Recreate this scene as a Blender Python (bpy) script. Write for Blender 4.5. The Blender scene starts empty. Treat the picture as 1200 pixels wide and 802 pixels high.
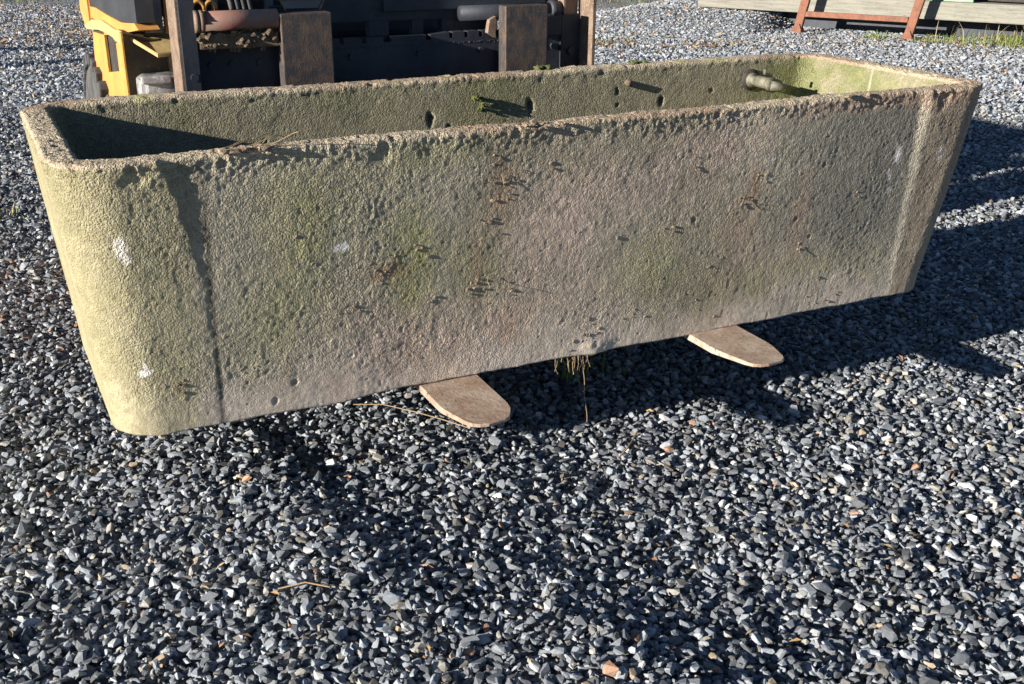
import bpy, bmesh, math, random
import numpy as np
from mathutils import Vector, Matrix

C = bpy.context.scene.collection
R = math.radians
random.seed(7)
rng = np.random.default_rng(11)

# ------------------------------------------------------------------ camera
cd = bpy.data.cameras.new('camera')
cam = bpy.data.objects.new('camera', cd)
C.objects.link(cam)
bpy.context.scene.camera = cam
CX, CY, CZ = -1.3226, -2.1306, 1.2997
YAW, PIT, ROL = -0.46587, 1.18822, 0.00621
cam.matrix_world = (Matrix.Translation((CX, CY, CZ)) @ Matrix.Rotation(YAW, 4, 'Z')
                    @ Matrix.Rotation(PIT, 4, 'X') @ Matrix.Rotation(ROL, 4, 'Z'))
cd.sensor_width = 36.0
cd.lens = 36.0 * 1282.0 / 1200.0
cd.clip_start = 0.05
cd.clip_end = 2000

# ------------------------------------------------------------------ light
SX, SY, SZ = 1.0, 0.120, -0.268           # the way sunlight travels
sdir = Vector((SX, SY, SZ)).normalized()
sl = bpy.data.lights.new('sun', 'SUN')
sl.energy = 5.0
sl.angle = R(0.5)
sl.color = (1.0, 0.93, 0.82)
sun = bpy.data.objects.new('sun', sl)
sun.rotation_euler = sdir.to_track_quat('-Z', 'Y').to_euler()
sun.location = (-12, -2, 6)
C.objects.link(sun)

w = bpy.data.worlds.new('World')
bpy.context.scene.world = w
w.use_nodes = True
wn = w.node_tree
bg = wn.nodes['Background']
sky = wn.nodes.new('ShaderNodeTexSky')
sky.sky_type = 'NISHITA'
sky.sun_disc = False
sky.sun_elevation = math.asin(-sdir.z)
sky.sun_rotation = math.atan2(-sdir.x, -sdir.y)
sky.air_density = 0.75
sky.dust_density = 0.05
sky.altitude = 1200
sky.ozone_density = 2.5
wn.links.new(sky.outputs[0], bg.inputs[0])
bg.inputs[1].default_value = 0.05

vs = bpy.context.scene.view_settings
vs.view_transform = 'Standard'
vs.look = 'None'
vs.exposure = 1.10
vs.gamma = 1.0
vs.use_curve_mapping = False


# ------------------------------------------------------------------ helpers
def hash3(ix, iy, iz, seed):
    h = (ix.astype(np.int64) * 374761393 + iy.astype(np.int64) * 668265263
         + iz.astype(np.int64) * 2147483647 + seed * 974711) & 0xFFFFFFFF
    h = ((h ^ (h >> 13)) * 1274126177) & 0xFFFFFFFF
    h = ((h ^ (h >> 16)) * 2246822519) & 0xFFFFFFFF
    h = h ^ (h >> 15)
    return (h & 0xFFFFFF) / float(0xFFFFFF)


def vnoise(P, freq, seed=0):
    """value noise in -1..1 at the points P (n,3)"""
    Q = P * freq
    I = np.floor(Q).astype(np.int64)
    F = Q - I
    F = F * F * (3 - 2 * F)
    out = 0
    for dx in (0, 1):
        wx = F[:, 0] if dx else 1 - F[:, 0]
        for dy in (0, 1):
            wy = F[:, 1] if dy else 1 - F[:, 1]
            for dz in (0, 1):
                wz = F[:, 2] if dz else 1 - F[:, 2]
                out = out + wx * wy * wz * hash3(I[:, 0] + dx, I[:, 1] + dy, I[:, 2] + dz, seed)
    return out * 2 - 1


def fbm(P, freq, octs=3, seed=0, gain=0.5):
    a, s, t = 1.0, 0, 0
    for k in range(octs):
        s = s + a * vnoise(P, freq * 2.03 ** k, seed + 17 * k)
        t += a
        a *= gain
    return s / t


def worley(P, freq, seed=0):
    """distance to the nearest feature point, in cell units"""
    Q = P * freq
    I = np.floor(Q).astype(np.int64)
    best = np.full(len(P), 9.0)
    for dx in (-1, 0, 1):
        for dy in (-1, 0, 1):
            for dz in (-1, 0, 1):
                J = I + np.array([dx, dy, dz])
                f = np.stack([hash3(J[:, 0], J[:, 1], J[:, 2], seed + k) for k in (1, 2, 3)], 1)
                d = ((J + f - Q) ** 2).sum(1)
                best = np.minimum(best, d)
    return np.sqrt(best)


def smooth(a, b, x):
    t = np.clip((x - a) / (b - a), 0, 1)
    return t * t * (3 - 2 * t)


def np_mesh(name, V, F, cols=None, domain='POINT', smoothed=False):
    """V (n,3), F (m,k) all faces with k corners"""
    me = bpy.data.meshes.new(name)
    n, (m, k) = len(V), F.shape
    me.vertices.add(n)
    me.vertices.foreach_set('co', V.astype(np.float32).ravel())
    me.loops.add(m * k)
    me.loops.foreach_set('vertex_index', F.astype(np.int32).ravel())
    me.polygons.add(m)
    me.polygons.foreach_set('loop_start', np.arange(0, m * k, k, dtype=np.int32))
    me.polygons.foreach_set('loop_total', np.full(m, k, dtype=np.int32))
    me.update(calc_edges=True)
    if cols is not None:
        at = me.attributes.new('col', 'FLOAT_COLOR', domain)
        c4 = np.ones((len(cols), 4), np.float32)
        c4[:, :cols.shape[1]] = cols
        at.data.foreach_set('color', c4.ravel())
    me.polygons.foreach_set('use_smooth', np.full(m, smoothed))
    me.validate()
    return me


def link(name, me, mat=None, parent=None):
    o = bpy.data.objects.new(name, me)
    C.objects.link(o)
    if mat is not None:
        me.materials.append(mat)
    if parent is not None:
        o.parent = parent
    return o


def tag(o, label=None, cat=None, group=None, kind=None):
    if label: o['label'] = label
    if cat: o['category'] = cat
    if group: o['group'] = group
    if kind: o['kind'] = kind
    return o


def empty(name, loc=(0, 0, 0)):
    o = bpy.data.objects.new(name, None)
    o.empty_display_size = 0.1
    o.location = loc
    C.objects.link(o)
    return o


class MB:
    """gathers shapes into one bmesh"""
    def __init__(self):
        self.bm = bmesh.new()

    def box(self, x0, x1, y0, y1, z0, z1, bev=0.003, rot=None, piv=None):
        r = bmesh.ops.create_cube(self.bm, size=1)
        vs_ = r['verts']
        for v in vs_:
            v.co = Vector(((x0 + x1) / 2 + v.co.x * (x1 - x0), (y0 + y1) / 2 + v.co.y * (y1 - y0),
                           (z0 + z1) / 2 + v.co.z * (z1 - z0)))
        if bev:
            ed = list({e for v in vs_ for e in v.link_edges})
            bb = bmesh.ops.bevel(self.bm, geom=ed, offset=bev, segments=2, affect='EDGES', profile=0.6)
            vs_ = list({v for f in bb['faces'] for v in f.verts} | {v for v in vs_ if v.is_valid})
        if rot is not None:
            pv = Vector(piv) if piv else Vector(((x0 + x1) / 2, (y0 + y1) / 2, (z0 + z1) / 2))
            for v in vs_:
                v.co = pv + rot @ (v.co - pv)
        return vs_

    def tube(self, pts, r, n=10, caps=True):
        """round bar along pts; r a number or a list"""
        pts = [Vector(p) for p in pts]
        rr = r if isinstance(r, (list, tuple)) else [r] * len(pts)
        rings = []
        d0 = (pts[1] - pts[0]).normalized()
        up = Vector((0, 0, 1)) if abs(d0.z) < .9 else Vector((1, 0, 0))
        u = d0.cross(up).normalized()
        for i, p in enumerate(pts):
            d = (pts[min(i + 1, len(pts) - 1)] - pts[max(i - 1, 0)]).normalized()
            u = (u - d * u.dot(d)).normalized()
            v = d.cross(u)
            rings.append([self.bm.verts.new(p + (u * math.cos(a) + v * math.sin(a)) * rr[i])
                          for a in [2 * math.pi * k / n for k in range(n)]])
        for a, b in zip(rings, rings[1:]):
            for k in range(n):
                self.bm.faces.new((a[k], a[(k + 1) % n], b[(k + 1) % n], b[k]))
        if caps:
            self.bm.faces.new(rings[0][::-1])
            self.bm.faces.new(rings[-1])

    def prism(self, pts, vec, bev=0.0):
        """polygon pts (3-D) pushed along vec"""
        a = [self.bm.verts.new(p) for p in pts]
        b = [self.bm.verts.new(Vector(p) + Vector(vec)) for p in pts]
        n = len(a)
        fs = [self.bm.faces.new(a[::-1]), self.bm.faces.new(b)]
        for k in range(n):
            fs.append(self.bm.faces.new((a[k], a[(k + 1) % n], b[(k + 1) % n], b[k])))
        if bev:
            ed = list({e for f in fs[:2] for e in f.edges})
            bmesh.ops.bevel(self.bm, geom=ed, offset=bev, segments=2, affect='EDGES')

    def lump(self, c, r, seed=0, sub=2, amp=.3):
        rs = random.Random(seed)
        q = bmesh.ops.create_icosphere(self.bm, subdivisions=sub, radius=1)
        for v in q['verts']:
            k = 1 + amp * (rs.random() - .5) * 2
            v.co = Vector((c[0] + v.co.x * r[0] * k, c[1] + v.co.y * r[1] * k, c[2] + v.co.z * r[2] * k))

    def build(self, name, mat, parent=None, smoothed=False):
        bmesh.ops.recalc_face_normals(self.bm, faces=self.bm.faces)
        me = bpy.data.meshes.new(name)
        self.bm.to_mesh(me)
        self.bm.free()
        for p in me.polygons:
            p.use_smooth = smoothed
        return link(name, me, mat, parent)


# ------------------------------------------------------------------ materials
def new_mat(name):
    m = bpy.data.materials.new(name)
    m.use_nodes = True
    nt = m.node_tree
    b = nt.nodes['Principled BSDF']
    return m, nt, b


def nd(nt, kind, **kw):
    n = nt.nodes.new(kind)
    for k, v in kw.items():
        if k.startswith('i_'):
            n.inputs[k[2:].replace('_', ' ')].default_value = v
        else:
            setattr(n, k, v)
    return n


def painted(name, c1, c2, c3=None, rough=.6, metal=0., scale=18., bump=.25, spots=.0, stretch=(1, 1, 1), thr=.5):
    """worn surface: c1 blotched with c2, streaks and specks of c3"""
    m, nt, b = new_mat(name)
    tc = nd(nt, 'ShaderNodeTexCoord')
    mp = nd(nt, 'ShaderNodeMapping')
    mp.inputs['Scale'].default_value = stretch
    nt.links.new(tc.outputs['Object'], mp.inputs[0])
    n1 = nd(nt, 'ShaderNodeTexNoise', i_Scale=scale, i_Detail=8., i_Roughness=.65)
    n2 = nd(nt, 'ShaderNodeTexNoise', i_Scale=scale * 6, i_Detail=6., i_Roughness=.7)
    nt.links.new(mp.outputs[0], n1.inputs['Vector'])
    nt.links.new(mp.outputs[0], n2.inputs['Vector'])
    r1 = nd(nt, 'ShaderNodeValToRGB')
    r1.color_ramp.elements[0].position = thr - .1
    r1.color_ramp.elements[1].position = thr + .12
    r1.color_ramp.elements[0].color = (*c1, 1)
    r1.color_ramp.elements[1].color = (*c2, 1)
    nt.links.new(n1.outputs['Fac'], r1.inputs[0])
    mx = nd(nt, 'ShaderNodeMix', data_type='RGBA')
    r2 = nd(nt, 'ShaderNodeValToRGB')
    r2.color_ramp.elements[0].position = .56 - spots
    r2.color_ramp.elements[1].position = .66 - spots
    nt.links.new(n2.outputs['Fac'], r2.inputs[0])
    nt.links.new(r2.outputs[0], mx.inputs[0])
    nt.links.new(r1.outputs[0], mx.inputs[6])
    mx.inputs[7].default_value = (*(c3 or c2), 1)
    nt.links.new(mx.outputs[2], b.inputs['Base Color'])
    bp = nd(nt, 'ShaderNodeBump')
    bp.inputs['Strength'].default_value = bump
    bp.inputs['Distance'].default_value = .004
    nt.links.new(n2.outputs['Fac'], bp.inputs['Height'])
    nt.links.new(bp.outputs[0], b.inputs['Normal'])
    b.inputs['Roughness'].default_value = rough
    b.inputs['Metallic'].default_value = metal
    return m


def attr_mat(name, granules=0., rough=.9, nscale=140., bump=.5, dist=.002, mottle=.35, spec=.3):
    """colour read from the mesh, broken up by fine noise and bump"""
    m, nt, b = new_mat(name)
    at = nd(nt, 'ShaderNodeAttribute', attribute_name='col')
    tc = nd(nt, 'ShaderNodeTexCoord')
    n1 = nd(nt, 'ShaderNodeTexNoise', i_Scale=nscale, i_Detail=6., i_Roughness=.7)
    nt.links.new(tc.outputs['Object'], n1.inputs['Vector'])
    mr = nd(nt, 'ShaderNodeMapRange')
    mr.inputs[1].default_value = .3
    mr.inputs[2].default_value = .7
    mr.inputs[3].default_value = 1 - mottle
    mr.inputs[4].default_value = 1 + mottle
    nt.links.new(n1.outputs['Fac'], mr.inputs[0])
    mx = nd(nt, 'ShaderNodeVectorMath', operation='SCALE')
    nt.links.new(at.outputs['Color'], mx.inputs[0])
    nt.links.new(mr.outputs[0], mx.inputs['Scale'])
    nt.links.new(mx.outputs[0], b.inputs['Base Color'])
    bp = nd(nt, 'ShaderNodeBump')
    bp.inputs['Strength'].default_value = bump
    bp.inputs['Distance'].default_value = dist
    nt.links.new(n1.outputs['Fac'], bp.inputs['Height'])
    last = bp
    if granules:
        vo = nd(nt, 'ShaderNodeTexVoronoi', i_Scale=granules, feature='F1')
        wob = nd(nt, 'ShaderNodeTexNoise', i_Scale=granules * .6, i_Detail=2.)
        ad = nd(nt, 'ShaderNodeVectorMath', operation='MULTIPLY_ADD')
        nt.links.new(tc.outputs['Object'], wob.inputs['Vector'])
        nt.links.new(wob.outputs['Color'], ad.inputs[0])
        ad.inputs[1].default_value = (.012, .012, .012)
        nt.links.new(tc.outputs['Object'], ad.inputs[2])
        nt.links.new(ad.outputs[0], vo.inputs['Vector'])
        last = nd(nt, 'ShaderNodeBump', invert=True)
        last.inputs['Strength'].default_value = 1.
        last.inputs['Distance'].default_value = .0044
        nt.links.new(vo.outputs['Distance'], last.inputs['Height'])
        nt.links.new(at.outputs['Alpha'], last.inputs['Strength'])
        nt.links.new(bp.outputs[0], last.inputs['Normal'])
    nt.links.new(last.outputs[0], b.inputs['Normal'])
    b.inputs['Roughness'].default_value = rough
    b.inputs['Specular IOR Level'].default_value = spec
    return m


M = {
    'stone': attr_mat('crushed_stone', rough=.62, nscale=220., bump=.55, dist=.0015, mottle=.3, spec=.45),
    'concrete': attr_mat('pebbly_concrete', granules=205., rough=.95, nscale=330., bump=.8, dist=.0022, mottle=.28, spec=.2),
    'leafy': attr_mat('dry_plant', rough=.8, nscale=300., bump=.2, mottle=.2),
    'fork': painted('worn_fork_steel', (.34, .235, .17), (.50, .40, .32), (.12, .08, .055), rough=.5, metal=.15, scale=13, bump=.6, spots=-.02),
    'shank': painted('scraped_steel', (.060, .056, .058), (.16, .105, .075), (.27, .235, .20), rough=.5, metal=.2, scale=34, bump=.5, stretch=(1, 1, .7), spots=-.04, thr=.52),
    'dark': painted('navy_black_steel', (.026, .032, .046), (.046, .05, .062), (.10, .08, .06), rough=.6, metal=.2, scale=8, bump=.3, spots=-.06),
    'post': painted('dusty_steel_post', (.26, .19, .14), (.16, .10, .07), (.40, .34, .28), rough=.65, metal=.2, scale=26, bump=.3, stretch=(1, 1, .8)),
    'red': painted('faded_red_tube', (.20, .15, .125), (.27, .095, .07), (.07, .05, .045), rough=.5, scale=9, bump=.25, spots=-.02),
    'mud': painted('dried_mud', (.13, .095, .06), (.20, .15, .10), (.05, .04, .03), rough=.95, scale=40, bump=.9),
    'yellow': painted('yellow_paint', (.58, .29, .065), (.47, .23, .06), (.30, .20, .11), rough=.6, scale=11, bump=.25, spots=-.015),
    'tan': painted('faded_tan_paint', (.50, .37, .15), (.40, .28, .12), (.22, .17, .10), rough=.7, scale=12, bump=.3, spots=-.02),
    'splashed': painted('mud_splashed_plate', (.10, .07, .04), (.14, .10, .055), (.42, .37, .28), rough=.8, scale=16, bump=.4, spots=-.055),
    'black': painted('black_plastic', (.03, .032, .036), (.05, .052, .058), (.16, .16, .16), rough=.32, scale=8, bump=.12, spots=-.09),
    'grey': painted('grey_steel', (.20, .215, .235), (.14, .15, .17), (.34, .34, .34), rough=.5, metal=.2, scale=10, bump=.15, spots=-.05),
    'dusty': painted('dusty_black_lamp', (.035, .036, .04), (.42, .42, .41), (.7, .7, .68), rough=.3, scale=9, bump=.7, spots=-.03),
    'rubber': painted('tyre_rubber', (.035, .036, .038), (.09, .088, .085), (.2, .19, .18), rough=.75, scale=12, bump=.4, spots=-.05),
    'brass': painted('green_crusted_brass', (.23, .215, .16), (.12, .115, .085), (.38, .36, .29), rough=.6, metal=.3, scale=40, bump=.6),
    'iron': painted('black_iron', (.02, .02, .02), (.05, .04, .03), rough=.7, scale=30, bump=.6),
    'rust': painted('orange_rust', (.24, .095, .055), (.15, .065, .042), (.33, .17, .10), rough=.8, scale=14, bump=.4),
    'timber': painted('weathered_timber', (.27, .26, .22), (.19, .18, .15), (.10, .095, .08), rough=.9, scale=5, bump=.6, stretch=(.6, .6, 9)),
    'green': painted('pale_green_board', (.28, .46, .27), (.22, .38, .22), (.38, .5, .36), rough=.7, scale=6, bump=.1),
    'moss': painted('moss', (.075, .095, .022), (.13, .15, .04), (.05, .08, .015), rough=.95, scale=60, bump=.9),
    'crumb': painted('dry_crumbs', (.34, .27, .19), (.24, .17, .11), (.45, .40, .31), rough=.95, scale=40, bump=.8),
    'root': painted('dry_roots', (.30, .20, .11), (.42, .31, .19), (.12, .08, .05), rough=.9, scale=50, bump=.5),
}


# ------------------------------------------------------------------ ground
def ground_h(x, y):
    P = np.stack([x, y, np.zeros_like(x)], 1)
    h = .012 * vnoise(P, .9, 3) + .008 * vnoise(P, 2.3, 5) + .004 * vnoise(P, 6., 6)
    # a heaped ridge below the left end of the trough with a steep right-hand side
    win = smooth(-.75, -.35, y) * (1 - smooth(.30, .75, y))
    cx = -.86 + .22 * (.3 - y) * .7
    h = h + .042 * win * np.exp(-((x - cx) / np.where(x > cx, .125, .30)) ** 2)
    h = h - .030 * smooth(-.45, .0, x) * (1 - smooth(1.5, 3.5, y))
    cx2 = -.50 + .25 * (-.4 - y)
    h = h + .020 * (1 - smooth(-.45, -.1, y)) * np.exp(-((x - cx2) / np.where(x > cx2, .10, .25)) ** 2)
    # a bank of gravel against the timber at the far right
    s_ = (x - 6.95) * .49066 - (y - 7.49) * .87135
    o_ = (x - 6.95) * .87135 + (y - 7.49) * .49066
    h = h + .17 * smooth(-.15, -.55, s_) * smooth(-.7, .15, o_) * smooth(-3., -1.8, s_)
    return h


def make_ground():
    a = np.concatenate([[-400, -150, -60, -25, -12, -7], np.arange(-4, 11, .06), [12, 14, 18, 26, 60, 150, 400]])
    b = np.concatenate([[-400, -150, -60, -25, -12, -7], np.arange(-4, 14, .06), [15, 18, 26, 60, 150, 400]])
    X, Y = np.meshgrid(a, b, indexing='ij')
    x, y = X.ravel(), Y.ravel()
    z = ground_h(x, y) - .012
    far = np.maximum(np.abs(x), np.abs(y)) > 14
    z[far] = -.012
    na, nb = len(a), len(b)
    i, j = np.meshgrid(np.arange(na - 1), np.arange(nb - 1), indexing='ij')
    k = (i * nb + j).ravel()
    F = np.stack([k, k + nb, k + nb + 1, k + 1], 1)
    me = np_mesh('ground', np.stack([x, y, z], 1), F, smoothed=True)
    m, nt, bs = new_mat('packed_gravel')
    tc = nd(nt, 'ShaderNodeTexCoord')
    v = nd(nt, 'ShaderNodeTexVoronoi', i_Scale=46., i_Randomness=1.)
    nt.links.new(tc.outputs['Object'], v.inputs['Vector'])
    rp = nd(nt, 'ShaderNodeValToRGB')
    els = rp.color_ramp.elements
    els[0].position, els[0].color = 0, (.12, .13, .145, 1)
    els[1].position, els[1].color = 1, (.33, .34, .35, 1)
    e = els.new(.55); e.color = (.21, .225, .24, 1)
    sp = nd(nt, 'ShaderNodeSeparateColor')
    nt.links.new(v.outputs['Color'], sp.inputs[0])
    nt.links.new(sp.outputs[0], rp.inputs[0])
    n2 = nd(nt, 'ShaderNodeTexNoise', i_Scale=.8, i_Detail=6.)
    nt.links.new(tc.outputs['Object'], n2.inputs['Vector'])
    r2 = nd(nt, 'ShaderNodeValToRGB')
    r2.color_ramp.elements[0].position = .5
    r2.color_ramp.elements[1].position = .72
    nt.links.new(n2.outputs['Fac'], r2.inputs[0])
    mx = nd(nt, 'ShaderNodeMix', data_type='RGBA')
    nt.links.new(r2.outputs[0], mx.inputs[0])
    nt.links.new(rp.outputs[0], mx.inputs[6])
    mx.inputs[7].default_value = (.17, .13, .085, 1)
    nt.links.new(mx.outputs[2], bs.inputs['Base Color'])
    bp = nd(nt, 'ShaderNodeBump', invert=True)
    bp.inputs['Strength'].default_value = 1
    bp.inputs['Distance'].default_value = .012
    nt.links.new(v.outputs['Distance'], bp.inputs['Height'])
    nt.links.new(bp.outputs[0], bs.inputs['Normal'])
    bs.inputs['Roughness'].default_value = .85
    tag(link('ground', me, m), kind='structure')


make_ground()


def rock_variants(nv, npts, seed):
    out = []
    rs = np.random.default_rng(seed)
    for _ in range(nv):
        p = rs.normal(size=(npts, 3))
        p /= np.linalg.norm(p, axis=1)[:, None]
        p = np.sign(p) * np.abs(p) ** .85
        p *= .5 * rs.uniform(.88, 1.04, (npts, 1))
        bm = bmesh.new()
        vs_ = [bm.verts.new(q) for q in p]
        r = bmesh.ops.convex_hull(bm, input=vs_)
        bmesh.ops.delete(bm, geom=[g for g in r['geom_interior'] if isinstance(g, bmesh.types.BMVert)], context='VERTS')
        loose = [v for v in bm.verts if not v.link_faces]
        if loose:
            bmesh.ops.delete(bm, geom=loose, context='VERTS')
        bmesh.ops.triangulate(bm, faces=bm.faces)
        bm.verts.index_update()
        V = np.array([v.co[:] for v in bm.verts])
        F = np.array([[v.index for v in f.verts] for f in bm.faces])
        bm.free()
        out.append((V, F))
    return out


def stone_cols(n, warm, light):
    warm = warm * .6
    far = light > .3
    c = np.empty((n, 3))
    u = rng.random(n)
    g = (.20 + .14 * rng.random(n)) if far else (.075 + .23 * rng.random(n) ** 1.3)
    g = g * 1.12
    c[:, 0], c[:, 1], c[:, 2] = g * .92, g, g * 1.11
    light = .06 if far else light
    k = u < light                                  # pale quartz and limestone chips
    g2 = rng.uniform(.34, .54, n)
    c[k] = np.stack([g2 * .98, g2, g2 * 1.0], 1)[k]
    k = (u >= light) & (u < light + .10)
    c[k] = np.stack([g * 1.05, g * 1.0, g * .90], 1)[k] * 1.1
    k = u > 1 - warm                               # ochre and rusty chips
    g3 = rng.uniform(.22, .40, n)
    c[k] = np.stack([g3 * 1.12, g3 * .88, g3 * .62], 1)[k]
    k = u > 1 - warm * .3
    c[k] = np.stack([g3 * 1.0, g3 * .60, g3 * .40], 1)[k]
    return c


def stones(d0, d1, pitch, layers, size, npts, seed, warm=.025, light=.06):
    """stones between two distances from the camera, within a fan wider than the view"""
    fwd = np.array([-math.sin(YAW), math.cos(YAW)])
    x0, x1 = CX - d1, CX + d1
    hw = d1 * 1.25
    n = int(2 * hw / pitch) + 1
    Vs, Fs, Cs, off = [], [], [], 0
    variants = rock_variants(22, npts, seed)
    for (zoff, frac) in layers:
        gx, gy = np.meshgrid(np.arange(n) * pitch, np.arange(n) * pitch, indexing='ij')
        x = CX - hw + gx.ravel() + pitch * rng.uniform(-.5, .5, n * n)
        y = CY - hw + gy.ravel() + pitch * rng.uniform(-.5, .5, n * n)
        dx, dy = x - CX, y - CY
        f = dx * fwd[0] + dy * fwd[1]
        s = dx * fwd[1] - dy * fwd[0]
        keep = (f > d0) & (f <= d1) & (np.abs(s) < f * .50 + .45) & (rng.random(n * n) < frac)
        x, y = x[keep], y[keep]
        m = len(x)
        sc = size * np.minimum(rng.lognormal(0, .29, m), 1.8)
        z = ground_h(x, y) + zoff * size + rng.uniform(-.3, .3, m) * size
        S = np.stack([sc * rng.uniform(1.0, 1.65, m), sc * rng.uniform(.7, 1.0, m), sc * rng.uniform(.42, .78, m)], 1)
        az = rng.uniform(0, 2 * np.pi, m)
        tl = rng.normal(0, .42, m)
        t2 = rng.normal(0, .42, m)
        ca, sa, ct, st, cu, su = np.cos(az), np.sin(az), np.cos(tl), np.sin(tl), np.cos(t2), np.sin(t2)
        Z0, O1 = np.zeros(m), np.ones(m)
        Rz = np.stack([ca, -sa, Z0, sa, ca, Z0, Z0, Z0, O1], 1).reshape(m, 3, 3)
        Rx = np.stack([O1, Z0, Z0, Z0, ct, -st, Z0, st, ct], 1).reshape(m, 3, 3)
        Ry = np.stack([cu, Z0, su, Z0, O1, Z0, -su, Z0, cu], 1).reshape(m, 3, 3)
        Rm = Rx @ Ry @ Rz
        cc = stone_cols(m, warm, light)
        vid = rng.integers(0, len(variants), m)
        for k, (V, F) in enumerate(variants):
            q = np.where(vid == k)[0]
            if not len(q):
                continue
            P = np.einsum('nij,vj,nj->nvi', Rm[q], V, S[q]) if False else np.einsum('nij,nvj->nvi', Rm[q], V[None] * S[q][:, None, :])
            P += np.stack([x[q], y[q], z[q]], 1)[:, None, :]
            Vs.append(P.reshape(-1, 3))
            Fs.append((F[None] + (np.arange(len(q)) * len(V))[:, None, None] + off).reshape(-1, 3))
            Cs.append(np.repeat(cc[q], len(F), 0))
            off += len(q) * len(V)
    return Vs, Fs, Cs, off


def make_gravel():
    A = []
    A.append(stones(1.0, 3.7, .0178, [(-.35, .95), (.05, .85), (.5, .5)], .0176, 18, 1))
    A.append(stones(3.7, 7.2, .022, [(-.2, 1), (.3, .5)], .021, 10, 2, warm=.05, light=.12))
    A.append(stones(7.2, 15., .038, [(.0, 1)], .030, 8, 3, warm=.10, light=.32))
    V, F, K, off = [], [], [], 0
    for Vs, Fs, Cs, n in A:
        V += Vs
        F += [f + off for f in Fs]
        K += Cs
        off += n
    me = np_mesh('gravel', np.concatenate(V), np.concatenate(F), np.concatenate(K), 'FACE')
    o = link('gravel', me, M['stone'])
    tag(o, 'loose crushed grey stone gravel covering the whole yard', 'gravel', kind='stuff')


make_gravel()

# ------------------------------------------------------------------ trough
TZ, TH, TW, TL = .26, .583, .792, 1.2       # underside height, height, width, half length
TA, TB = .10, .040
TR = 1.258                                  # the right end reaches a little further                          # taper of the ends, batter of the sides


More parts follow.
